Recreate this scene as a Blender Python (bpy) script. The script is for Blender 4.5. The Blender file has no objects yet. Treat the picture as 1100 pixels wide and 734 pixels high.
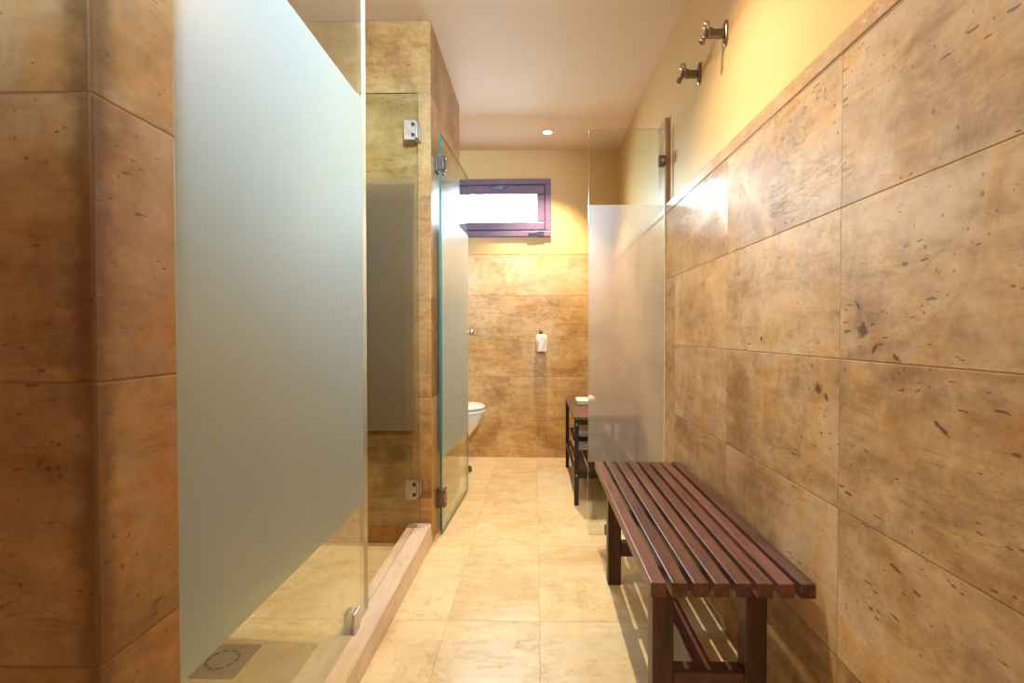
import bpy, bmesh, math, random
from mathutils import Vector, Matrix, noise
random.seed(7)
S = 0.7917                       # drawing units -> metres
sc = bpy.context.scene
COL = sc.collection
PI = math.pi

# ------------------------------------------------------------------ node helpers
class NT:
    def __init__(s, name):
        s.m = bpy.data.materials.new(name); s.m.use_nodes = True
        s.t = s.m.node_tree; s.t.nodes.clear()
        s.out = s.t.nodes.new('ShaderNodeOutputMaterial')
    def n(s, kind, **kw):
        nd = s.t.nodes.new('ShaderNode' + kind)
        for k, v in kw.items(): setattr(nd, k, v)
        return nd
    def set(s, sock, v):
        if v is None: return
        if hasattr(v, 'is_linked') or isinstance(v, bpy.types.NodeSocket): s.t.links.new(v, sock)
        else:
            if isinstance(v, (tuple, list)) and len(v) == 3 and sock.type == 'RGBA': v = (*v, 1)
            sock.default_value = v
    def math(s, op, a, b=None, c=None, clamp=False):
        nd = s.n('Math', operation=op, use_clamp=clamp)
        s.set(nd.inputs[0], a); s.set(nd.inputs[1], b); s.set(nd.inputs[2], c)
        return nd.outputs[0]
    def mix(s, f, a, b, blend='MIX'):
        nd = s.n('Mix', data_type='RGBA', blend_type=blend)
        s.set(nd.inputs[0], f); s.set(nd.inputs[6], a); s.set(nd.inputs[7], b)
        return nd.outputs[2]
    def ramp(s, f, stops):
        nd = s.n('ValToRGB'); s.set(nd.inputs[0], f)
        e = nd.color_ramp.elements
        while len(e) < len(stops): e.new(.5)
        for i, (p, c) in enumerate(stops):
            e[i].position = p; e[i].color = (c, c, c, 1) if isinstance(c, (int, float)) else (*c, 1)
        return nd.outputs[0]
    def noise(s, vec, scale, detail=4, rough=.55, dist=0.0):
        nd = s.n('TexNoise'); s.set(nd.inputs['Vector'], vec); nd.inputs['Scale'].default_value = scale
        nd.inputs['Detail'].default_value = detail; nd.inputs['Roughness'].default_value = rough
        nd.inputs['Distortion'].default_value = dist
        return nd.outputs[0]
    def comb(s, x, y, z=0.0):
        nd = s.n('CombineXYZ'); s.set(nd.inputs[0], x); s.set(nd.inputs[1], y); s.set(nd.inputs[2], z)
        return nd.outputs[0]
    def mapr(s, v, a, b, c=0.0, d=1.0):
        nd = s.n('MapRange'); s.set(nd.inputs[0], v)
        for i, x in enumerate((a, b, c, d)): nd.inputs[i+1].default_value = x
        return nd.outputs[0]
    def bsdf(s, color, rough=.5, metal=0.0, spec=.5, normal=None, **kw):
        nd = s.n('BsdfPrincipled')
        s.set(nd.inputs['Base Color'], color); s.set(nd.inputs['Roughness'], rough)
        s.set(nd.inputs['Metallic'], metal); s.set(nd.inputs['Specular IOR Level'], spec)
        if normal is not None: s.set(nd.inputs['Normal'], normal)
        for k, v in kw.items(): s.set(nd.inputs[k], v)
        return nd.outputs[0]
    def bump(s, h, strength=.3, dist=.003):
        nd = s.n('Bump'); nd.inputs['Strength'].default_value = strength; nd.inputs['Distance'].default_value = dist
        s.set(nd.inputs['Height'], h); return nd.outputs[0]
    def done(s, sh):
        s.t.links.new(sh, s.out.inputs[0]); return s.m

def coords(t, floor=False):
    """position in drawing units; for walls u runs along the wall, v is height"""
    g = t.n('NewGeometry')
    sp = t.n('SeparateXYZ'); t.set(sp.inputs[0], g.outputs['Position'])
    x, y, z = [t.math('DIVIDE', o, S) for o in sp.outputs]
    if floor: return x, y, z, x, y
    sn = t.n('SeparateXYZ'); t.set(sn.inputs[0], g.outputs['True Normal'])
    f = t.math('GREATER_THAN', t.math('ABSOLUTE', sn.outputs[0]), .5)
    # u = x + f*(y-x)
    u = t.math('ADD', x, t.math('MULTIPLY', f, t.math('SUBTRACT', y, x)))
    return x, y, z, u, z

def stone(name, c_lo, c_mid, c_hi, c_vein, pu=.76, pv=.378, ou=0.0, ov=0.0, rough=.2, floor=False,
          grout=.0035, grout_col=(.33, .2, .09), pits=1.0, veins=1.0, burls=(), edge=None, stagger=0.0, vary=.16, polish=.5,
          cracks=0.0, rough_fn=None, hue_amt=.8):
    t = NT(name)
    x, y, z, u, v = coords(t, floor)
    U = t.math('DIVIDE', t.math('SUBTRACT', u, ou), pu)
    V = t.math('DIVIDE', t.math('SUBTRACT', v, ov), pv)
    iv = t.math('FLOOR', V)
    if stagger:
        iu0 = t.math('FLOOR', U)
        V = t.math('ADD', V, t.math('MULTIPLY', t.math('FLOORED_MODULO', iu0, 2.0), stagger)); iv = t.math('FLOOR', V)
    iu = t.math('FLOOR', U)
    fu = t.math('SUBTRACT', U, iu); fv = t.math('SUBTRACT', V, iv)
    du = t.math('MULTIPLY', t.math('MINIMUM', fu, t.math('SUBTRACT', 1.0, fu)), pu)
    dv = t.math('MULTIPLY', t.math('MINIMUM', fv, t.math('SUBTRACT', 1.0, fv)), pv)
    d = t.math('MINIMUM', t.math('MULTIPLY', du, 1.6), dv)
    gm = t.math('SUBTRACT', 1.0, t.mapr(d, grout*.4, grout))
    wn = t.n('TexWhiteNoise', noise_dimensions='3D'); t.set(wn.inputs[0], t.comb(iu, iv, 3.3))
    rnd = wn.outputs[0]; rc = wn.outputs[1]
    off = t.n('VectorMath', operation='SCALE'); t.set(off.inputs[0], rc); off.inputs[3].default_value = 9.0
    vm = t.n('VectorMath', operation='ADD'); t.set(vm.inputs[0], t.comb(u, v, t.math('MULTIPLY', t.math('ADD', x, y), .3)))
    t.set(vm.inputs[1], off.outputs[0]); P = vm.outputs[0]
    big = t.noise(P, 2.2, 5, .6, .8)
    # slanted, stretched bedding
    mp = t.n('Mapping'); t.set(mp.inputs[0], P); mp.inputs['Rotation'].default_value = (0, 0, .55); mp.inputs['Scale'].default_value = (1.0, 4.5, 1)
    bed = t.noise(mp.outputs[0], 2.6, 9, .66, 1.2)
    fine = t.noise(P, 38, 6, .7, .3)
    mid = t.noise(P, 9, 8, .72, .9)
    mixv = t.math('ADD', t.math('ADD', t.math('MULTIPLY', big, .38), t.math('MULTIPLY', bed, .26)), t.math('ADD', t.math('MULTIPLY', fine, .13), t.math('MULTIPLY', mid, .25)))
    mixv = t.math('ADD', mixv, t.math('MULTIPLY', t.math('SUBTRACT', rnd, .5), vary))
    base = t.n('ValToRGB'); t.set(base.inputs[0], mixv)
    e = base.color_ramp.elements; e.new(.5)
    e[0].position = .40; e[0].color = (*c_lo, 1); e[1].position = .5; e[1].color = (*c_mid, 1); e[2].position = .60; e[2].color = (*c_hi, 1)
    col = base.outputs[0]
    # golden and greyish-pink clouds
    hue = t.noise(P, 3.3, 5, .65, 1.5)
    col = t.mix(t.math('MULTIPLY', t.mapr(hue, .5, .66), hue_amt), col, t.mix(1.0, col, (1.05, .86, .52), 'MULTIPLY'))
    col = t.mix(t.math('MULTIPLY', t.mapr(hue, .50, .36), hue_amt), col, t.mix(1.0, col, (.93, .93, 1.12), 'MULTIPLY'))
    # thin veins: narrow ridge of a warped noise
    vn = t.noise(mp.outputs[0], 1.7, 7, .62, 2.2)
    ridge = t.math('SUBTRACT', 1.0, t.mapr(t.math('ABSOLUTE', t.math('SUBTRACT', vn, .5)), .0, .007))
    vmask = t.math('MULTIPLY', ridge, t.mapr(t.noise(P, 2.4, 3), .53, .66))
    col = t.mix(t.math('MULTIPLY', vmask, .6*veins, clamp=True), col, c_vein)
    # short dark creases and pin-holes
    cr = t.noise(mp.outputs[0], 5.5, 8, .72, 1.6)
    crm = t.math('MULTIPLY', t.math('SUBTRACT', 1.0, t.mapr(t.math('ABSOLUTE', t.math('SUBTRACT', cr, .47)), 0.0, .014)), t.mapr(t.noise(P, 6.5, 4, .6), .50, .62))
    col = t.mix(t.math('MULTIPLY', crm, .50*pits, clamp=True), col, c_vein)
    v2 = t.n('TexVoronoi'); v2.inputs['Scale'].default_value = 70; t.set(v2.inputs['Vector'], P)
    v2c = t.n('SeparateColor'); t.set(v2c.inputs[0], v2.outputs['Color'])
    ph = t.math('LESS_THAN', v2.outputs['Distance'], t.math('MULTIPLY', t.mapr(v2c.outputs[0], .72, 1.0, 0.0, .38), t.mapr(t.noise(P, 5.0, 3), .42, .6)))
    col = t.mix(t.math('MULTIPLY', ph, .55*pits, clamp=True), col, c_vein)
    if cracks:
        cv = t.n('TexVoronoi', feature='DISTANCE_TO_EDGE'); cv.inputs['Scale'].default_value = 4.2
        cn = t.n('TexNoise'); t.set(cn.inputs['Vector'], P); cn.inputs['Scale'].default_value = 5.5; cn.inputs['Detail'].default_value = 6
        cs = t.n('VectorMath', operation='SCALE'); t.set(cs.inputs[0], cn.outputs[1]); cs.inputs[3].default_value = .55
        ca_ = t.n('VectorMath', operation='ADD'); t.set(ca_.inputs[0], P); t.set(ca_.inputs[1], cs.outputs[0]); t.set(cv.inputs['Vector'], ca_.outputs[0])
        cm = t.math('MULTIPLY', t.math('SUBTRACT', 1.0, t.mapr(cv.outputs['Distance'], 0.0, .016)), t.mapr(t.noise(P, 2.3, 3), .42, .62))
        col = t.mix(t.math('MULTIPLY', cm, cracks), col, c_vein)
        col = t.mix(t.math('MULTIPLY', t.math('SUBTRACT', 1.0, t.mapr(cv.outputs['Distance'], 0.0, .09)), cracks*.22), col, c_vein)
    # pits
    vo = t.n('TexVoronoi'); vo.inputs['Scale'].default_value = 24
    dist = t.n('VectorMath', operation='ADD')
    nz = t.n('TexNoise'); t.set(nz.inputs['Vector'], P); nz.inputs['Scale'].default_value = 30
    sc_ = t.n('VectorMath', operation='SCALE'); t.set(sc_.inputs[0], nz.outputs[1]); sc_.inputs[3].default_value = .05
    t.set(dist.inputs[0], mp.outputs[0]); t.set(dist.inputs[1], sc_.outputs[0]); t.set(vo.inputs['Vector'], dist.outputs[0])
    vc = t.n('SeparateColor'); t.set(vc.inputs[0], vo.outputs['Color'])
    size = t.mapr(vc.outputs[0], .45, 1.0, 0.0, .42)
    area = t.mapr(t.noise(P, 4.0, 4, .6), .46, .64)
    pit = t.math('MULTIPLY', t.math('LESS_THAN', vo.outputs['Distance'], t.math('MULTIPLY', size, area)), .75*pits, clamp=True)
    col = t.mix(pit, col, c_vein)
    hgt = t.math('SUBTRACT', t.math('SUBTRACT', t.math('MULTIPLY', fine, .12), t.math('MULTIPLY', pit, .5)), gm)
    # burls: dark knots at given spots (u, v, radius, stretch, angle)
    if burls:
        bn = t.noise(t.comb(u, v, 0.0), 26, 5, .7, 1.0)
        for (bu, bv, r, st, an) in burls:
            a = t.math('SUBTRACT', u, bu); b = t.math('SUBTRACT', v, bv)
            ca, sa = math.cos(an), math.sin(an)
            p = t.math('ADD', t.math('MULTIPLY', a, ca), t.math('MULTIPLY', b, sa))
            q = t.math('SUBTRACT', t.math('MULTIPLY', b, ca), t.math('MULTIPLY', a, sa))
            p = t.math('DIVIDE', p, st)
            dd = t.math('SQRT', t.math('ADD', t.math('MULTIPLY', p, p), t.math('MULTIPLY', q, q)))
            dd = t.math('ADD', dd, t.math('MULTIPLY', t.math('SUBTRACT', bn, .5), r*3.2))
            m = t.math('SUBTRACT', 1.0, t.mapr(dd, r*.45, r))
            col = t.mix(t.math('MULTIPLY', m, .88), col, (.07, .025, .008))
    if edge:                                     # chipped dark arris at (x0, y0)
        x0, y0, w = edge
        a = t.math('ABSOLUTE', t.math('SUBTRACT', x, x0)); b = t.math('ABSOLUTE', t.math('SUBTRACT', y, y0))
        dd = t.math('ADD', t.math('ADD', a, b), t.math('MULTIPLY', t.math('SUBTRACT', t.noise(t.comb(x, y, z), 22, 4), .5), w*1.6))
        m = t.math('SUBTRACT', 1.0, t.mapr(dd, w*.3, w))
        col = t.mix(t.math('MULTIPLY', m, .72), col, (.11, .045, .012))
    col = t.mix(t.math('MULTIPLY', gm, .75), col, grout_col)
    rr = rough
    if rough_fn: rr = t.mapr(u, rough_fn[0]-.001, rough_fn[0]+.001, rough_fn[1], rough_fn[2])
    rg = t.math('ADD', t.math('ADD', rr, t.math('MULTIPLY', fine, .12)), t.math('MULTIPLY', gm, .4))
    hgt = t.math('ADD', hgt, t.math('SUBTRACT', t.math('MULTIPLY', mid, .5), t.math('MULTIPLY', crm, .3)))
    return t.done(t.bsdf(col, rg, spec=polish, normal=t.bump(hgt, .4, .0028)))

def wood(name, dark, light, rough=.33, axis=1, spec=.5, scale=1.0):
    t = NT(name)
    g = t.n('NewGeometry'); oi = t.n('ObjectInfo')
    mp = t.n('Mapping'); t.set(mp.inputs[0], g.outputs['Position'])
    s3 = [14*scale]*3; s3[axis] = 1.4*scale; mp.inputs['Scale'].default_value = s3
    cb = t.comb(t.math('MULTIPLY', oi.outputs['Random'], 37.0), 0.0, 0.0)
    vm = t.n('VectorMath', operation='ADD'); t.set(vm.inputs[0], mp.outputs[0]); t.set(vm.inputs[1], cb)
    a = t.noise(vm.outputs[0], 2.0, 8, .65, 1.2); b = t.noise(vm.outputs[0], 11, 5, .7)
    f = t.math('ADD', t.math('MULTIPLY', a, .7), t.math('MULTIPLY', b, .3))
    f = t.math('ADD', f, t.math('MULTIPLY', t.math('SUBTRACT', oi.outputs['Random'], .5), .14))
    col = t.ramp(f, [(.36, dark), (.62, light)])
    return t.done(t.bsdf(col, t.math('ADD', rough, t.math('MULTIPLY', b, .15)), spec=spec, normal=t.bump(b, .25, .0008)))

def plaster(name, col, col2, rough=.55):
    t = NT(name); g = t.n('NewGeometry')
    n1 = t.noise(g.outputs['Position'], 1.6, 4); n2 = t.noise(g.outputs['Position'], 90, 3)
    return t.done(t.bsdf(t.mix(t.mapr(n1, .35, .65), col, col2), rough, spec=.3, normal=t.bump(n2, .06, .001)))

def plain(name, col, rough=.4, metal=0.0, spec=.5, var=.06):
    t = NT(name); g = t.n('NewGeometry')
    n1 = t.noise(g.outputs['Position'], 35, 4)
    c2 = tuple(max(0, c*(1-var*3)) for c in col)
    return t.done(t.bsdf(t.mix(t.mapr(n1, .3, .7), c2, col), t.math('ADD', rough, t.math('MULTIPLY', n1, .08)), metal=metal, spec=spec))

def emissive(name, col, strength):
    t = NT(name); e = t.n('Emission'); e.inputs[0].default_value = (*col, 1); e.inputs[1].default_value = strength
    return t.done(e.outputs[0])

def clear_glass(name, tint=(.93, .97, .94), edge=False):
    t = NT(name)
    g = t.n('NewGeometry')
    dp = t.n('VectorMath', operation='DOT_PRODUCT'); t.set(dp.inputs[0], g.outputs['Normal']); t.set(dp.inputs[1], g.outputs['Incoming'])
    c = t.math('ABSOLUTE', dp.outputs['Value'])
    k = t.math('POWER', t.math('SUBTRACT', 1.0, c, clamp=True), 5.0)
    F = t.math('ADD', .04, t.math('MULTIPLY', k, .96), clamp=True)
    tr = t.n('BsdfTransparent'); tr.inputs[0].default_value = (*tint, 1)
    gl = t.n('BsdfGlossy'); gl.inputs['Roughness'].default_value = .0; gl.inputs[0].default_value = (1, 1, 1, 1)
    mx = t.n('MixShader'); t.set(mx.inputs[0], F); t.set(mx.inputs[1], tr.outputs[0]); t.set(mx.inputs[2], gl.outputs[0])
    return t.done(mx.outputs[0])

def frost_glass(name, body=(.74, .86, .84), thru=(.80, .88, .80), w_ref=.5, w_trans=.5, gloss=.5, rough_r=.5, rough_g=.35):
    """sand-blasted glass: rough see-through, milky scatter and a satin sheen at grazing angles"""
    t = NT(name)
    g = t.n('NewGeometry')
    dp = t.n('VectorMath', operation='DOT_PRODUCT'); t.set(dp.inputs[0], g.outputs['Normal']); t.set(dp.inputs[1], g.outputs['Incoming'])
    c = t.math('ABSOLUTE', dp.outputs['Value'])
    k = t.math('POWER', t.math('SUBTRACT', 1.0, c, clamp=True), 2.6)
    F = t.math('MULTIPLY', t.math('ADD', .06, t.math('MULTIPLY', k, .75)), gloss, clamp=True)
    rf = t.n('BsdfRefraction'); rf.inputs[0].default_value = (*thru, 1); rf.inputs['Roughness'].default_value = rough_r; rf.inputs['IOR'].default_value = 1.12
    tl = t.n('BsdfTranslucent'); tl.inputs[0].default_value = (*body, 1)
    df = t.n('BsdfDiffuse'); df.inputs[0].default_value = (*body, 1)
    m1 = t.n('MixShader'); m1.inputs[0].default_value = w_trans; t.set(m1.inputs[1], df.outputs[0]); t.set(m1.inputs[2], tl.outputs[0])
    m2 = t.n('MixShader'); m2.inputs[0].default_value = w_ref; t.set(m2.inputs[1], m1.outputs[0]); t.set(m2.inputs[2], rf.outputs[0])
    gl = t.n('BsdfGlossy'); gl.inputs['Roughness'].default_value = rough_g; gl.inputs[0].default_value = (.95, .98, 1, 1)
    m3 = t.n('MixShader'); t.set(m3.inputs[0], F); t.set(m3.inputs[1], m2.outputs[0]); t.set(m3.inputs[2], gl.outputs[0])
    return t.done(m3.outputs[0])

# ------------------------------------------------------------------ mesh helpers (all lengths in drawing units)
def box(bm, x0, x1, y0, y1, z0, z1, bev=0.0, mi=0, seg=2):
    vs = [bm.verts.new((x, y, z)) for x in (x0, x1) for y in (y0, y1) for z in (z0, z1)]
    q = [(0, 1, 3, 2), (4, 6, 7, 5), (0, 4, 5, 1), (2, 3, 7, 6), (0, 2, 6, 4), (1, 5, 7, 3)]
    fs = [bm.faces.new([vs[i] for i in f]) for f in q]
    for f in fs: f.material_index = mi
    if bev:
        es = list({e for f in fs for e in f.edges})
        r = bmesh.ops.bevel(bm, geom=es, offset=bev, segments=seg, profile=.5, affect='EDGES')
        for f in r['faces']: f.material_index = mi
    return vs

def tube(bm, p0, p1, r0, r1=None, n=20, mi=0, cap=True):
    r1 = r0 if r1 is None else r1
    p0, p1 = Vector(p0), Vector(p1); d = (p1-p0).normalized()
    a = d.orthogonal().normalized(); b = d.cross(a)
    R = []
    for p, r in ((p0, r0), (p1, r1)):
        R.append([bm.verts.new(p + (a*math.cos(2*PI*i/n) + b*math.sin(2*PI*i/n))*r) for i in range(n)])
    for i in range(n):
        f = bm.faces.new((R[0][i], R[0][(i+1) % n], R[1][(i+1) % n], R[1][i])); f.smooth = True; f.material_index = mi
    if cap:
        f = bm.faces.new(R[0][::-1]); f.material_index = mi
        f = bm.faces.new(R[1]); f.material_index = mi

def lathe(bm, prof, origin=(0, 0, 0), axis='Z', n=28, mi=0):
    o = Vector(origin); rings = []
    for r, h in prof:
        ring = []
        for i in range(n):
            a = 2*PI*i/n; c, s_ = r*math.cos(a), r*math.sin(a)
            p = {'Z': (c, s_, h), 'X': (h, c, s_), 'Y': (s_, h, c)}[axis]
            ring.append(bm.verts.new(o + Vector(p)))
        rings.append(ring)
    for a, b in zip(rings, rings[1:]):
        for i in range(n):
            f = bm.faces.new((a[i], a[(i+1) % n], b[(i+1) % n], b[i])); f.smooth = True; f.material_index = mi
    for ring in (rings[0][::-1], rings[-1]):
        f = bm.faces.new(ring); f.material_index = mi

def loft(bm, rings, smooth=True, cap=True, mi=0):
    R = [[bm.verts.new(p) for p in r] for r in rings]
    n = len(R[0])
    for a, b in zip(R, R[1:]):
        for i in range(n):
            f = bm.faces.new((a[i], a[(i+1) % n], b[(i+1) % n], b[i])); f.smooth = smooth; f.material_index = mi
    if cap:
        f = bm.faces.new(R[0][::-1]); f.smooth = smooth; f = bm.faces.new(R[-1]); f.smooth = smooth

def obj(name, bm, mats, parent=None):
    bmesh.ops.recalc_face_normals(bm, faces=bm.faces)
    for v in bm.verts: v.co *= S
    me = bpy.data.meshes.new(name); bm.to_mesh(me); bm.free()
    for m in (mats if isinstance(mats, (list, tuple)) else [mats]): me.materials.append(m)
    o = bpy.data.objects.new(name, me); COL.objects.link(o)
    if parent:
        o.parent = parent
        o.matrix_parent_inverse = Matrix.Translation(-parent.location)
    return o
def one(fn, *a, **k):
    bm = bmesh.new(); fn(bm, *a, **k); return bm
def thing(name, label, cat, loc, group=None):
    o = bpy.data.objects.new(name, None); COL.objects.link(o); o.empty_display_size = .05
    o.location = Vector(loc)*S; o['label'] = label; o['category'] = cat
    if group: o['group'] = group
    return o
def tag(o, label, cat, group=None):
    o['label'] = label; o['category'] = cat
    if group: o['group'] = group
    return o
def struct(o): o['kind'] = 'structure'; return o
def dup(root, delta, label):
    r = root.copy(); COL.objects.link(r); r.location = root.location + Vector(delta)*S; r['label'] = label
    for ch in list(root.children):
        c = ch.copy(); COL.objects.link(c); c.parent = r; c.matrix_parent_inverse = ch.matrix_parent_inverse.copy()
        for g in list(ch.children):
            d = g.copy(); COL.objects.link(d); d.parent = c; d.matrix_parent_inverse = g.matrix_parent_inverse.copy()
    return r

# ------------------------------------------------------------------ materials
M_wall = stone('honey_travertine_wall', (.30, .165, .070), (.51, .335, .17), (.68, .49, .30), (.085, .036, .014), ou=.543, ov=0, rough=.16, rough_fn=(2.063, .42, .15), grout=.0026, grout_col=(.24, .14, .06),
               polish=.5, veins=1.3, vary=.06, burls=((1.215, 1.205, .022, 1.0, 0), (1.170, 1.165, .006, 3.0, -.8), (1.235, 1.265, .005, 3.0, .8), (1.40, 1.053, .020, 1.0, 0),
                      (1.36, 1.03, .008, 1.6, .9), (1.10, 1.145, .007, 2.6, .6), (.98, 1.02, .005, 5, .5), (1.75, 1.18, .009, 1, 0), (1.95, 1.42, .006, 2.2, -1.1)))
M_back = stone('honey_travertine_back', (.44, .23, .065), (.68, .44, .18), (.84, .62, .33), (.14, .055, .015), ou=-3.1, ov=.0, pv=.389, rough=.35, pits=1.0, pu=6, veins=1.2, vary=.08, grout=.003, grout_col=(.36, .2, .08))
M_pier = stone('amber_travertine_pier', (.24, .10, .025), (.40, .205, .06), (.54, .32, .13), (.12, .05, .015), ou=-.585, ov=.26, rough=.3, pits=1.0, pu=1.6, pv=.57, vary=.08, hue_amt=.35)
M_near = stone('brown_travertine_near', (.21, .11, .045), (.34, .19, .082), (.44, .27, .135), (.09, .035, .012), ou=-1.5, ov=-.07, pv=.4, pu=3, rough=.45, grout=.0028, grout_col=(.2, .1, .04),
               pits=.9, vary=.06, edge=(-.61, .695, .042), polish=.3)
M_floor = stone('cream_marble_floor', (.68, .51, .27), (.82, .67, .41), (.88, .76, .53), (.42, .25, .10), pu=.382, pv=.76, ou=.018, ov=.586, rough=.27, floor=True,
                grout=.002, grout_col=(.5, .36, .18), pits=.05, veins=.7, vary=.10, polish=.5, cracks=.5, hue_amt=.4)
M_curb = stone('pale_marble_curb', (.66, .53, .38), (.82, .70, .56), (.88, .78, .66), (.45, .26, .12), pu=9, pv=9, ou=-.668, ov=-4, rough=.3, pits=.5)
M_band = stone('pale_stone_band', (.5, .33, .18), (.62, .44, .27), (.74, .56, .38), (.3, .16, .07), pu=9, pv=9, ou=-4, ov=-4, rough=.18, pits=.4)
M_paint = plaster('ochre_plaster', (.71, .485, .205), (.75, .52, .235), .5)
M_ceil = plaster('white_ceiling_paint', (.78, .66, .54), (.80, .69, .57), .7)
M_bench = wood('dark_red_hardwood', (.050, .019, .013), (.19, .078, .058), .3)
M_benchv = wood('dark_red_hardwood_shaded_upright', (.030, .011, .006), (.12, .045, .022), .34, axis=2)  # darker copy of the bench wood: shade of the unlit fronts painted in
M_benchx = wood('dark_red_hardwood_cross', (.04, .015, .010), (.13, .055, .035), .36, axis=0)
M_table = wood('walnut_tabletop', (.06, .028, .018), (.16, .08, .055), .35)
M_black = plain('black_painted_steel', (.018, .014, .013), .35)
M_steel = plain('brushed_steel', (.62, .58, .54), .28, 1.0)
M_bronze = plain('aged_nickel', (.24, .19, .15), .3, 1.0)
M_dark = plain('dark_hole', (.02, .015, .01), .6)
M_glass = clear_glass('clear_shower_glass')
M_edge = plain('green_glass_edge', (.04, .20, .18), .12, 0.0, .8)
M_edge_warm = plain('bright_glass_edge', (.72, .55, .38), .15, 0.0, .8)
M_frost = frost_glass('frosted_glass', body=(.62, .86, .98), thru=(.54, .56, .30), w_ref=.64, w_trans=.2, gloss=.55, rough_g=.6)
M_frost_d = frost_glass('frosted_door_glass', body=(.36, .74, .86), thru=(.46, .70, .50), w_ref=.22, w_trans=.2, gloss=1.2, rough_g=.35)
M_frost_w = frost_glass('frosted_glass_panel', body=(.95, .90, .95), thru=(.97, .93, .90), w_ref=.74, w_trans=.15, rough_r=.20, gloss=1.1)
M_white = plain('glazed_white_ceramic', (.86, .84, .80), .1, 0.0, .6, .01)
M_seat = plain('white_toilet_seat', (.88, .86, .84), .2, 0.0, .5, .01)
M_towel = plain('white_cotton', (.85, .83, .80), .9, 0.0, .1, .04)
M_paper = plain('white_tissue', (.88, .85, .82), .9, 0.0, .1, .01)
M_core = plain('cardboard_core', (.42, .28, .16), .9, 0.0, .1)
M_frame = plain('flare_tinted_window_wood', (.20, .115, .20), .32, 0.0, .5, .05)  # purple glare around the bright window is painted into the brown wood colour
M_framed = plain('dark_window_gasket', (.07, .05, .12), .5)
M_latch = plain('grey_blue_window_metal', (.20, .26, .42), .3, .6)
M_lamp = emissive('lit_lamp_lens', (1, .93, .82), 30)
M_brown = plain('brown_rubber', (.20, .09, .035), .6)

# ------------------------------------------------------------------ the room
ZC = 2.948; YB = 4.907; XR = .765; XP = .79; XL = -1.60; YF = -1.3
struct(obj('floor', one(box, XL-.12, XP+.1, YF-.1, YB+.12, -.10, 0), M_floor))
struct(obj('ceiling', one(box, XL-.12, XP+.1, YF-.1, YB+.12, ZC, ZC+.1), M_ceil))
bm = bmesh.new()
box(bm, XP, XP+.12, YF-.1, YB+.12, 0, ZC, mi=1)
box(bm, XR, XP, YF, YB, 0, 1.895, mi=0)
struct(obj('wall_right', bm, [M_wall, M_paint]))
struct(obj('trim_1', one(box, XR-.002, XP, YF, YB, 1.898, 1.952, .004), M_band))
struct(obj('trim_2', one(box, XR, XP, 3.06, 3.22, 1.953, 2.47, .004), M_band))
# back wall with the window opening
WX0, WX1, WZ0, WZ1 = -.95, .152, 2.114, 2.668
bm = bmesh.new(); Y0, Y1 = YB+.02, YB+.12
box(bm, XL, XP, Y0, Y1, 0, WZ0, mi=1); box(bm, XL, XP, Y0, Y1, WZ1, ZC, mi=1)
box(bm, XL, WX0, Y0, Y1, WZ0, WZ1, mi=1); box(bm, WX1, XP, Y0, Y1, WZ0, WZ1, mi=1)
box(bm, XL, XR, YB, Y0, 0, 1.954, mi=0)
struct(obj('wall_back', bm, [M_back, M_paint]))
bm = bmesh.new(); box(bm, XL-.12, XL, YF-.1, YB+.12, 0, ZC)
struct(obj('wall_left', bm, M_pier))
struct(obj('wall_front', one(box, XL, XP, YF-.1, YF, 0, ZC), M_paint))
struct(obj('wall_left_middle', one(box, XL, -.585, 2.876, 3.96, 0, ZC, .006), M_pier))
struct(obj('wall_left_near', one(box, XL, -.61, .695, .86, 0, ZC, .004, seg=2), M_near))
# shower curb between the near wall and the middle wall
bm = bmesh.new()
P = [(-.715, .862, 0), (-.615, .862, 0), (-.583, 2.874, 0), (-.715, 2.874, 0), (-.715, .862, .12), (-.588, .862, .12), (-.589, 2.874, .12), (-.715, 2.874, .12)]
vs = [bm.verts.new(p) for p in P]
fs = [bm.faces.new([vs[i] for i in f]) for f in ((0, 3, 2, 1), (4, 5, 6, 7), (0, 1, 5, 4), (1, 2, 6, 5), (2, 3, 7, 6), (3, 0, 4, 7))]
bmesh.ops.bevel(bm, geom=list({e for f in fs for e in f.edges}), offset=.005, segments=2, affect='EDGES')
for gx in (-.675, -.664):
    pass
struct(obj('trim_3', bm, M_curb))

# window
win = struct(thing('window_1', 'flare-tinted brown framed high window with glowing white pane on the back wall', 'window', ((WX0+WX1)/2, YB+.02, WZ0)))
del win['label']; del win['category']
def rect_frame(bm, x0, x1, z0, z1, w, y0, y1, bev=.006):
    wl, wr, wb, wt = w
    box(bm, x0, x1, y0, y1, z1-wt, z1, bev); box(bm, x0, x1, y0, y1, z0, z0+wb, bev)
    box(bm, x0, x0+wl, y0, y1, z0+wb, z1-wt, bev); box(bm, x1-wr, x1, y0, y1, z0+wb, z1-wt, bev)
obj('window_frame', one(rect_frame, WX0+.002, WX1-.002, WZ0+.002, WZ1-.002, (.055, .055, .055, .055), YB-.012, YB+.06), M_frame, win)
obj('gasket', one(rect_frame, WX0+.055, WX1-.057, WZ0+.057, WZ1-.057, (.006, .006, .008, .006), YB+.002, YB+.05, 0), M_framed, win)
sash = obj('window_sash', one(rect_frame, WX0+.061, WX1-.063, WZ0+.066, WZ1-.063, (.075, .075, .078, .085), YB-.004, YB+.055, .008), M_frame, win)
obj('window_pane', one(box, WX0+.13, WX1-.13, YB+.03, YB+.036, WZ0+.135, WZ1-.14), M_glass, sash)
bm = bmesh.new()
box(bm, -.065, .025, YB-.03, YB-.004, 2.132, 2.158, .004); box(bm, .02, .085, YB-.035, YB-.018, 2.150, 2.164, .003)
obj('window_latch', bm, M_framed, win)
bm = bmesh.new()
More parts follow.
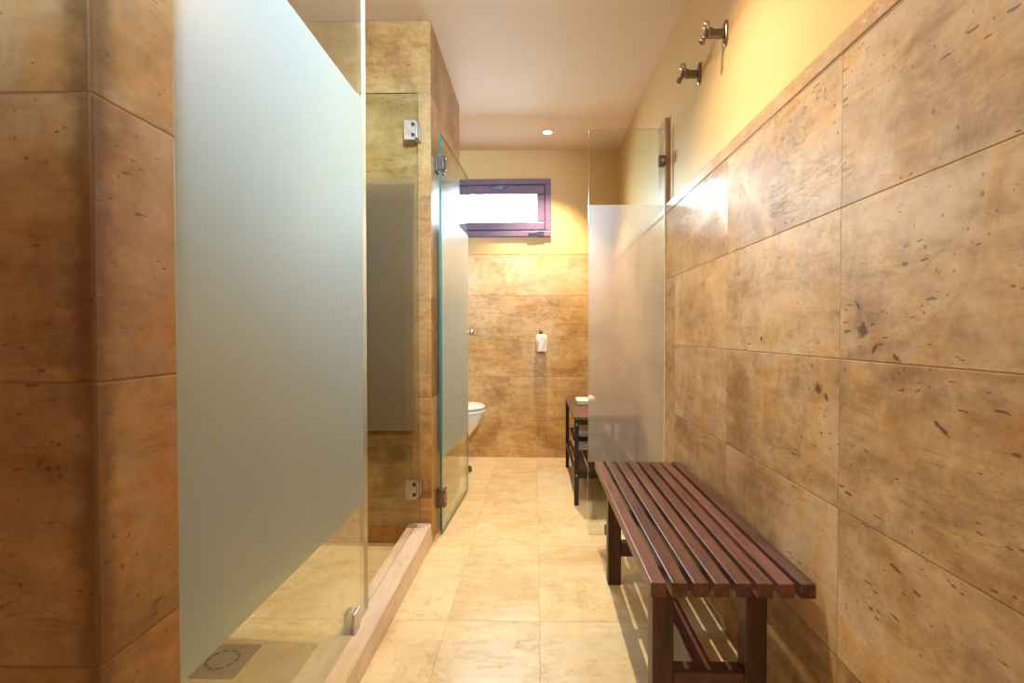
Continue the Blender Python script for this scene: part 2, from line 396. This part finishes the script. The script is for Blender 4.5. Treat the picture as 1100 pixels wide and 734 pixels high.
tube(bm, (-.43, YB-.02, 2.585), (-.26, YB-.02, 2.595), .012, .008); box(bm, -.42, -.31, YB-.022, YB-.004, 2.565, 2.592, .004)
obj('window_stay', bm, M_latch, win)

# ------------------------------------------------------------------ glass helpers
def pane(name, parent, axis, c, t, a0, a1, z0, z1, edge=M_edge):
    """a sheet of glass: its two big faces clear, its rims green"""
    bm = bmesh.new()
    if axis == 'X': box(bm, c-t/2, c+t/2, a0, a1, z0, z1)
    else: box(bm, a0, a1, c-t/2, c+t/2, z0, z1)
    bm.faces.ensure_lookup_table(); bmesh.ops.recalc_face_normals(bm, faces=bm.faces)
    k = 0 if axis == 'X' else 1
    for f in bm.faces: f.material_index = 0 if abs(f.normal[k]) > .9 else 1
    return obj(name, bm, [M_glass, edge], parent)
def sheet(name, parent, axis, c, a0, a1, z0, z1, m):
    bm = bmesh.new()
    pts = [(c, a0, z0), (c, a1, z0), (c, a1, z1), (c, a0, z1)] if axis == 'X' else [(a0, c, z0), (a1, c, z0), (a1, c, z1), (a0, c, z1)]
    bm.faces.new([bm.verts.new(p) for p in pts])
    return obj(name, bm, m, parent)

# fixed shower screen beside the corridor
XG = -.660; GT = .016
g = thing('shower_screen', 'large fixed glass shower screen with frosted centre standing on the stone curb', 'glass screen', (XG, .862, .12))
pane('glass_pane', g, 'X', XG, GT, .863, 1.967, .122, 2.52, M_edge_warm)
sheet('frosted_band', g, 'X', XG+GT/2+.0008, .864, 1.925, .553, 2.072, M_frost)
bm = bmesh.new(); box(bm, XG-.022, XG-.009, 1.79, 1.845, .121, .195, .003); box(bm, XG+.009, XG+.018, 1.79, 1.845, .121, .195, .003); box(bm, XG-.02, XG+.018, 1.79, 1.845, .1205, .1225)
obj('clamp', bm, M_steel, g)

def hinge_plate(bm, axis, c, t, a0, a1, z0, z1):
    for s_ in (-1, 1):
        lo, hi = (c+s_*t/2, c+s_*(t/2+.010)); lo, hi = min(lo, hi), max(lo, hi)
        if axis == 'X': box(bm, lo, hi, a0, a1, z0, z1, .0025)
        else: box(bm, a0, a1, lo, hi, z0, z1, .0025)
# shower door: open inwards, lying in front of the middle wall
YD = 2.80; a = thing('shower_door', 'frosted glass shower door swung open inside the shower, against brown stone', 'glass door', (-.60, YD, .15))
pane('glass_pane', a, 'Y', YD, .014, -1.44, -.640, .150, 2.506)
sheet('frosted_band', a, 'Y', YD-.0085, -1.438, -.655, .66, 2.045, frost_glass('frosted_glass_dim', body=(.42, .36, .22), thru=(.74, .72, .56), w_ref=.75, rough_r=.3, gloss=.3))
for z, w in ((2.302, 'chrome top hinge'), (.337, 'chrome bottom hinge')):
    bm = bmesh.new(); hinge_plate(bm, 'Y', YD, .014, -.715, -.652, z-.055, z+.055)
    box(bm, -.650, -.640, YD-.02, YD+.02, z-.045, z+.045, .002)
    box(bm, -.652, -.592, YD+.02, 2.875, z-.03, z+.03, .003) if False else box(bm, -.652, -.636, YD+.012, 2.875, z-.04, z+.04, .003)
    h = obj('hinge', bm, M_steel, a); 
    for dz in (-.028, .028):
        obj('screw', one(tube, (-.664, YD-.0200, z+dz), (-.664, YD-.0165, z+dz), .010, n=12), M_dark, h)

# toilet door, hinged on the middle wall, swung open away from the camera
ang = math.atan2(.045, .84)
d = thing('toilet_door', 'narrow frosted glass door standing open along the corridor, knob at its far edge', 'glass door', (-.556, 2.998, .02))
dl = Vector((-.556, 2.998, 0)); L = .842
def to_door(bm):
    for v in bm.verts:
        x, y = v.co.x, v.co.y
        v.co.x = dl.x + x*math.cos(-ang) - y*math.sin(-ang); v.co.y = dl.y + x*math.sin(-ang) + y*math.cos(-ang)
bm = bmesh.new(); box(bm, -.007, .007, 0, L, .02, 2.365); bmesh.ops.recalc_face_normals(bm, faces=bm.faces)
for f in bm.faces: f.material_index = 0 if abs(f.normal.x) > .9 else 1
to_door(bm); obj('glass_pane', bm, [M_glass, M_edge], d)
bm = bmesh.new(); bm.faces.new([bm.verts.new(p) for p in ((.0078, .003, .455), (.0078, L-.004, .455), (.0078, L-.004, 1.925), (.0078, .003, 1.925))])
to_door(bm); obj('frosted_band', bm, M_frost_d, d)
for z in (2.190, .215):
    bm = bmesh.new()
    box(bm, -.020, -.008, .005, .07, z-.055, z+.055, .003); box(bm, .008, .020, .005, .07, z-.055, z+.055, .003)
    box(bm, -.020, .020, -.006, .004, z-.04, z+.04, .003)
    to_door(bm); 
    box(bm, -.584, -.574, 2.985, 3.06, z-.05, z+.05, .003)
    h = obj('hinge', bm, M_bronze, d)
    for dz in (-.035, .035):
        bm = one(tube, (.020, .03, z+dz), (.032, .03, z+dz), .010, n=12); to_door(bm); obj('screw', bm, M_steel, h)
bm = bmesh.new()
lathe(bm, [(.008, -.050), (.017, -.046), (.020, -.036), (.014, -.024), (.010, -.008), (.016, -.0075), (.016, .0085), (.010, .009), (.010, .022), (.019, .034), (.020, .044), (.014, .052), (.004, .054)],
      (0, L-.035, 1.2), 'X', 18); to_door(bm); obj('knob', bm, M_steel, d)

# short glass partition on the right
YQ = 3.035
p = thing('glass_partition', 'short frosted glass partition fixed to the right wall behind the wooden bench', 'glass partition', (.55, YQ, .02))
pane('glass_pane', p, 'Y', YQ, .012, .313, .763, .012, 2.392, M_edge_warm)
sheet('frosted_band', p, 'Y', YQ-.0075, .314, .752, .435, 1.950, M_frost_w)
for z in (2.205,):
    bm = bmesh.new(); box(bm, .722, .763, YQ-.018, YQ-.007, z-.03, z+.03, .003); box(bm, .722, .763, YQ+.007, YQ+.018, z-.03, z+.03, .003)
    c = obj('wall_clamp', bm, M_bronze, p)
    obj('screw', one(tube, (.742, YQ-.0215, z), (.742, YQ-.0185, z), .010, n=14), M_steel, c)
bm = bmesh.new(); box(bm, .412, .462, YQ-.018, YQ-.007, .001, .055, .003); box(bm, .412, .462, YQ+.007, YQ+.018, .001, .055, .003)
obj('floor_clamp', bm, M_bronze, p)
obj('edge_channel', one(box, .755, .764, YQ-.012, YQ-.0065, .012, 2.39), plain('pale_seal', (.72, .66, .52), .3), p)

# ------------------------------------------------------------------ slatted bench
b = thing('slatted_bench', 'dark red-brown slatted wooden bench in the foreground along the stone wall', 'bench', (.53, 2.01, 0))
n, w, gp = 8, .0420, .0146
for i in range(n):
    x0 = .309 + i*(w+gp)
    obj('slat', one(box, x0, x0+w, 1.365, 2.66, .491, .532, .0035), M_bench, b)
for (lx0, lx1) in ((.345, .408), (.617, .680)):
    for y0 in (1.5, 2.42):
        obj('leg', one(box, lx0, lx1, y0, y0+.062, 0, .4905, .004), M_benchv, b)
for y0 in (1.5, 2.42):
    obj('lower_rail', one(box, .4085, .6165, y0+.003, y0+.058, .135, .198, .003), M_benchx, b)
    obj('upper_rail', one(box, .4085, .6165, y0+.006, y0+.050, .440, .4905, .003), M_benchx, b)
obj('upper_rail', one(box, .33, .73, 1.975, 2.03, .450, .4905, .003), M_benchx, b)
obj('stretcher', one(box, .480, .536, 1.5585, 2.4225, .145, .196, .003), M_bench, b)

# ------------------------------------------------------------------ side table behind the partition
TX0, TX1, TY0, TY1, TZ = .268, .735, 3.53, 4.57, .620
t_ = thing('side_table', 'low black-framed table with dark wood top and open lower shelf', 'table', ((TX0+TX1)/2, 4.05, 0))
obj('tabletop', one(box, TX0, TX1, TY0, TY1, TZ-.022, TZ, .003), M_table, t_)
for x0 in (TX0+.003, TX1-.033):
    for y0 in (TY0+.003, TY1-.033):
        lg = obj('leg', one(box, x0, x0+.030, y0, y0+.030, 0, TZ-.0225, .002), M_black, t_)
        if y0 < 4:
            for z in (.565, .212): obj('screw', one(tube, (x0+.015, y0-.003, z), (x0+.015, y0, z), .007, n=12), M_steel, lg)
for a0 in (TY0+.006, TY1-.026):
    obj('apron', one(box, TX0+.034, TX1-.034, a0, a0+.020, .560, TZ-.0225, .002), M_black, t_)
    obj('lower_rail', one(box, TX0+.034, TX1-.034, a0+.001, a0+.021, .190, .232, .002), M_black, t_)
for a0 in (TX0+.006, TX1-.026):
    obj('lower_rail', one(box, a0, a0+.020, TY0+.034, TY1-.034, .198, .226, .002), M_black, t_)
bm = bmesh.new()
for i in range(5):
    x0 = TX0+.03+i*.083; box(bm, x0, x0+.074, TY0+.03, TY1-.03, .2325, .246, .002)
obj('shelf', bm, M_table, t_)

def soft_block(x0, x1, y0, y1, z0, z1, layers=4, amp=.006, seed=1):
    """a folded cloth: rounded layers stacked with slightly uneven rims"""
    bm = bmesh.new(); random.seed(seed); h = (z1-z0)/layers
    for k in range(layers):
        rings = []
        for f, ins in ((0.0, .5), (.12, .15), (.5, 0), (.88, .15), (1.0, .5)):
            ring = []
            cx, cy, ax, ay = (x0+x1)/2, (y0+y1)/2, (x1-x0)/2-ins*h, (y1-y0)/2-ins*h
            for i in range(48):
                th = 2*PI*i/48; c, s_ = math.cos(th), math.sin(th)
                px = math.copysign(abs(c)**.22, c)*ax; py = math.copysign(abs(s_)**.22, s_)*ay
                nn = noise.noise(Vector((px*14, py*14, k*3.1+seed)))*amp
                ring.append((cx+px+nn, cy+py+nn, z0+(k+f)*h + noise.noise(Vector((px*9, py*9, seed)))*amp*(0 if k == 0 and f < .2 else .5)))
            rings.append(ring)
        loft(bm, rings)
    return bm
tag(obj('folded_hand_towel', soft_block(.335, .50, 4.10, 4.34, TZ+.001, TZ+.036, 2, .003, 3), M_towel), 'small white folded cloth lying on top of the low table', 'towel')
tag(obj('folded_towel', soft_block(.315, .58, 4.12, 4.50, .2465, .325, 3, .010, 5), M_towel), 'white folded towel on the lower shelf, under the black tray', 'towel')
bm = bmesh.new(); box(bm, .305, .60, 4.10, 4.50, .333, .340, .002)
box(bm, .305, .60, 4.10, 4.112, .340, .366, .002); box(bm, .305, .60, 4.488, 4.50, .340, .366, .002); box(bm, .305, .317, 4.112, 4.488, .340, .366, .002); box(bm, .588, .60, 4.112, 4.488, .340, .366, .002)
tag(obj('tray', bm, M_black), 'shallow black tray resting on the towel under the low table', 'tray')
tag(obj('folded_towel', soft_block(.325, .57, 4.13, 4.47, .3405, .405, 2, .010, 9), M_towel), 'white crumpled towel lying in the black tray on the lower shelf', 'towel')

# ------------------------------------------------------------------ coat hooks
def make_hook():
    y, z = 2.16, 2.440
    h = thing('coat_hook', 'metal coat hook on the yellow wall, nearer and higher in view', 'hook', (XP, y, z), 'coat hooks on the upper right wall')
    bm = bmesh.new(); rings = []
    for x, k in ((XP-.001, 1.0), (XP-.006, 1.0), (XP-.010, .84)):
        rings.append([(x, y+.022*k*math.copysign(abs(math.cos(2*PI*i/28))**.7, math.cos(2*PI*i/28)), z+.052*k*math.copysign(abs(math.sin(2*PI*i/28))**.9, math.sin(2*PI*i/28))) for i in range(28)])
    loft(bm, rings, smooth=False); obj('wall_plate', bm, M_bronze, h)
    bm = bmesh.new()
    box(bm, XP-.075, XP-.0105, y-.011, y+.011, z-.020, z+.016, .005)
    tube(bm, (XP-.070, y-.009, z+.002), (XP-.070, y+.009, z+.002), .020, n=20)
    obj('arm', bm, M_bronze, h)
    bm = bmesh.new()
    tube(bm, (XP-.072, y, z+.010), (XP-.080, y-.003, z+.026), .009, .009); 
    lathe(bm, [(.004, -.015), (.011, -.012), (.0155, 0), (.011, .012), (.004, .015)], (XP-.083, y-.004, z+.032), 'Z', 16)
    obj('peg', bm, M_steel, h)
    bm = bmesh.new()
    tube(bm, (XP-.080, y, z-.006), (XP-.098, y-.002, z-.030), .009, .008)
    lathe(bm, [(.003, -.013), (.010, -.010), (.013, 0), (.010, .010), (.003, .013)], (XP-.100, y-.002, z-.034), 'Z', 16)
    obj('peg', bm, M_bronze, h)
    return h
h1 = make_hook()
h2 = dup(h1, (0, .34, .004), 'metal coat hook on the yellow wall, farther from camera and nearer the glass partition')

# ------------------------------------------------------------------ toilet, against the left wall of the alcove
tc = 4.43
t_ = thing('toilet', 'white ceramic toilet partly hidden behind the open glass door', 'toilet', (-1.05, tc, 0))
def oval(cx, rx, ry, z, n=40, sq=.85):
    o = []
    for i in range(n):
        th = 2*PI*i/n; c, s_ = math.cos(th), math.sin(th)
        k = sq if c > 0 else .6
        o.append((cx + rx*math.copysign(abs(c)**k, c), tc + ry*math.copysign(abs(s_)**.85, s_), z))
    return o
bm = bmesh.new()
loft(bm, [oval(-.98, .27, .12, 0.001), oval(-.98, .265, .115, .06), oval(-.96, .25, .125, .16), oval(-.88, .29, .16, .28), oval(-.82, .33, .205, .40), oval(-.80, .345, .225, .48), oval(-.80, .35, .23, .505)])
obj('bowl', bm, M_white, t_)
obj('seat', one(loft, [oval(-.79, .345, .222, .5065), oval(-.79, .355, .232, .515), oval(-.79, .355, .232, .530), oval(-.79, .348, .226, .536)]), M_seat, t_)
obj('lid', one(loft, [oval(-.79, .345, .222, .545), oval(-.79, .355, .230, .552), oval(-.79, .355, .230, .562), oval(-.79, .33, .205, .577), oval(-.79, .22, .12, .584)]), M_seat, t_)
bm = bmesh.new(); box(bm, -.98, -.95, tc-.09, tc+.09, .5362, .5445, .001); obj('seat_hinge', bm, M_steel, t_)
bm = bmesh.new(); box(bm, -1.42, -1.17, tc-.25, tc+.25, .45, .93, .025, seg=3); box(bm, -1.43, -1.16, tc-.26, tc+.26, .931, .965, .010); obj('cistern', bm, M_white, t_)
obj('flush_button', one(lathe, [(.03, .9655), (.03, .972), (.026, .975)], (-1.29, tc, 0)), M_steel, t_)
o = obj('door_stop', one(lathe, [(.026, .0005), (.028, .01), (.022, .040), (.012, .048)], (-.574, 4.40, 0)), M_brown)
tag(o, 'small brown rubber door stop on the floor below the toilet', 'door stop')

# toilet roll on the back wall
hx, hz = .055, 1.205
th_ = thing('roll_holder', 'small metal peg holder for the toilet roll on the back wall', 'roll holder', (hx, YB, hz))
bm = bmesh.new(); lathe(bm, [(.020, -.001), (.020, -.008), (.012, -.011)], (hx, YB, hz), 'Y', 20)
tube(bm, (hx, YB-.008, hz), (hx, YB-.062, hz), .007); tube(bm, (hx, YB-.062, hz-.005), (hx, YB-.062, hz+.012), .009)
obj('wall_mount', bm, M_bronze, th_)
obj('peg', one(tube, (hx, YB-.062, hz-.008), (hx+.006, YB-.062, hz-.190), .008), M_bronze, th_)
obj('roll_stop', one(lathe, [(.010, -.199), (.026, -.198), (.026, -.1905), (.010, -.190)], (hx+.006, YB-.062, hz)), M_bronze, th_)
r_ = thing('toilet_roll', 'white toilet roll hanging upright on the back wall peg', 'toilet roll', (hx, YB-.062, hz-.19))
bm = bmesh.new(); N = 32; zt, zb = hz-.022, hz-.185
def ringz(r, z, dx): return [(hx+dx+r*math.cos(2*PI*i/N), YB-.062+r*.95*math.sin(2*PI*i/N), z) for i in range(N)]
loft(bm, [ringz(.020, zt, .0), ringz(.040, zt, 0), ringz(.0535, zt-.008, .001), ringz(.055, (zt+zb)/2, .004), ringz(.052, zb+.01, .006), ringz(.044, zb, .006), ringz(.020, zb, .006), ringz(.020, zt, 0)], cap=False)
obj('paper', bm, M_paper, r_)
bm = bmesh.new(); loft(bm, [ringz(.0195, zb-.004, .006), ringz(.0195, zt+.002, .0)], cap=False); loft(bm, [ringz(.017, zb-.004, .006), ringz(.017, zt+.002, .0)], cap=False); obj('cardboard_core', bm, M_core, r_)
bm = bmesh.new(); rows = []
for k in range(9):
    f = k/8; rows.append([(hx-.02+.075*j/6 + .006*math.sin(f*5), YB-.112-.010*f+.004*math.sin(j+f*4) - (.010 if 1 < j < 5 else 0), zt-.015-f*(.138+.008*(j % 2))) for j in range(7)])
R = [[bm.verts.new(q) for q in r] for r in rows]
for k in range(8):
    for j in range(6):
        f = bm.faces.new((R[k][j], R[k][j+1], R[k+1][j+1], R[k+1][j])); f.smooth = True
obj('loose_sheet', bm, M_paper, r_)

# ------------------------------------------------------------------ shower drain
dx, dy, dr = -1.142, 1.825, .096
dn = thing('floor_drain', 'square metal shower drain cover with a ring of slots', 'drain', (dx, dy, 0))
obj('cover', one(box, dx-dr, dx+dr, dy-dr, dy+dr, .0005, .005, .0015), plain('dull_drain_steel', (.42, .36, .29), .42, .6), dn)
bm = bmesh.new()
for k in range(10):
    a0 = 2*PI*k/10; c_ = Vector((dx+.052*math.cos(a0), dy+.052*math.sin(a0), .0052)); tn = Vector((-math.sin(a0), math.cos(a0), 0)); rn = Vector((math.cos(a0), math.sin(a0), 0))
    q = [c_+tn*u*.013+rn*v*.005 for u, v in ((-1, -.6), (-.6, -1), (.6, -1), (1, -.6), (1, .6), (.6, 1), (-.6, 1), (-1, .6))]
    loft(bm, [[tuple(p_) for p_ in q], [tuple(p_+Vector((0, 0, .0006))) for p_ in q]], smooth=False)
obj('slots', bm, M_dark, dn)

# ------------------------------------------------------------------ ceiling downlights
def downlight(x, y, label):
    l = thing('downlight', label, 'ceiling light', (x, y, ZC-.01), 'recessed ceiling downlights')
    bm = bmesh.new()
    prof = [(.036, -.002), (.040, -.010), (.050, -.008), (.054, -.001)]
    R = [[bm.verts.new((x+r*math.cos(2*PI*i/32), y+r*math.sin(2*PI*i/32), ZC+z)) for i in range(32)] for r, z in prof]
    for a_, b_ in zip(R, R[1:]):
        for i in range(32): f = bm.faces.new((a_[i], a_[(i+1) % 32], b_[(i+1) % 32], b_[i])); f.smooth = True
    obj('rim', bm, M_ceil, l)
    bm = bmesh.new(); bm.faces.new([bm.verts.new((x+.037*math.cos(2*PI*i/32), y+.037*math.sin(2*PI*i/32), ZC-.004)) for i in range(32)])
    obj('lens', bm, M_lamp, l)
    return l
downlight(.106, 4.49, 'lit ceiling downlight in front of the high window')
downlight(.12, 1.87, 'ceiling downlight above the corridor beside the bench')
downlight(-1.32, 1.85, 'ceiling downlight inside the shower')
downlight(.12, -.5, 'ceiling downlight at the camera end of the corridor')

# ------------------------------------------------------------------ lights
WARM = (1, .83, .59)
def spot(x, y, power, size=2.5, blend=.6, rad=.012, col=WARM, tgt=None):
    ld = bpy.data.lights.new('downlight_lamp', 'SPOT'); ld.energy = power; ld.spot_size = size; ld.spot_blend = blend; ld.shadow_soft_size = rad; ld.color = col
    o = bpy.data.objects.new('downlight_lamp', ld); COL.objects.link(o); o.location = (x*S, y*S, (ZC-.03)*S)
    if tgt: o.rotation_euler = (Vector(tgt)*S - o.location).to_track_quat('-Z', 'Y').to_euler()
def area(loc, tgt, sx, sy, power, col, spread=PI):
    ld = bpy.data.lights.new('fill_and_sky_light', 'AREA'); ld.shape = 'RECTANGLE'; ld.size = sx*S; ld.size_y = sy*S; ld.energy = power; ld.color = col; ld.spread = spread
    o = bpy.data.objects.new('fill_and_sky_light', ld); COL.objects.link(o); o.location = Vector(loc)*S
    o.rotation_euler = (Vector(tgt)*S - o.location).to_track_quat('-Z', 'Y').to_euler()
spot(.106, 4.49, 135, 1.6, .7)
spot(.12, 1.87, 118, 2.2, 1.0)
spot(-1.32, 1.85, 38, 2.5, .6)
spot(.12, -.5, 10, 2.4, .6)
area((-.4, -1.1, 1.9), (0, 3, 1.3), 1.6, 1.6, 4.0, (1, .84, .64))                    # added warm fill behind the camera, lifts the ambient level
area((.45, -1.0, 2.6), (-.62, 1.50, 2.35), .5, .4, 22, (.50, .78, 1), math.radians(52))    # added cool lamp aimed at the frosted shower screen, no real source
area(((WX0+WX1)/2, YB+.3, 2.45), ((WX0+WX1)/2, 2.6, 1.2), .9, .3, 60, (.72, .85, 1))   # sky light through the window
w = bpy.data.worlds.new('sky'); sc.world = w; w.use_nodes = True
bg = w.node_tree.nodes['Background']; bg.inputs[0].default_value = (.86, .93, 1, 1); bg.inputs[1].default_value = 7.0

# ------------------------------------------------------------------ camera
cam = bpy.data.cameras.new('camera'); co = bpy.data.objects.new('camera', cam); COL.objects.link(co)
cam.sensor_width = 36; cam.lens = 18; cam.clip_start = .01
co.location = (0, 0, 1.2*S)
co.rotation_euler = (math.radians(90) - math.atan(9.5/550), 0, math.atan(12.5/550))
cam.shift_x = -12.5/1100
sc.camera = co
sc.view_settings.view_transform = 'Standard'
sc.view_settings.look = 'None'
sc.view_settings.exposure = 0.03
sc.cycles.max_bounces = 10; sc.cycles.diffuse_bounces = 5; sc.cycles.transparent_max_bounces = 16
sc.cycles.sample_clamp_indirect = 4.0
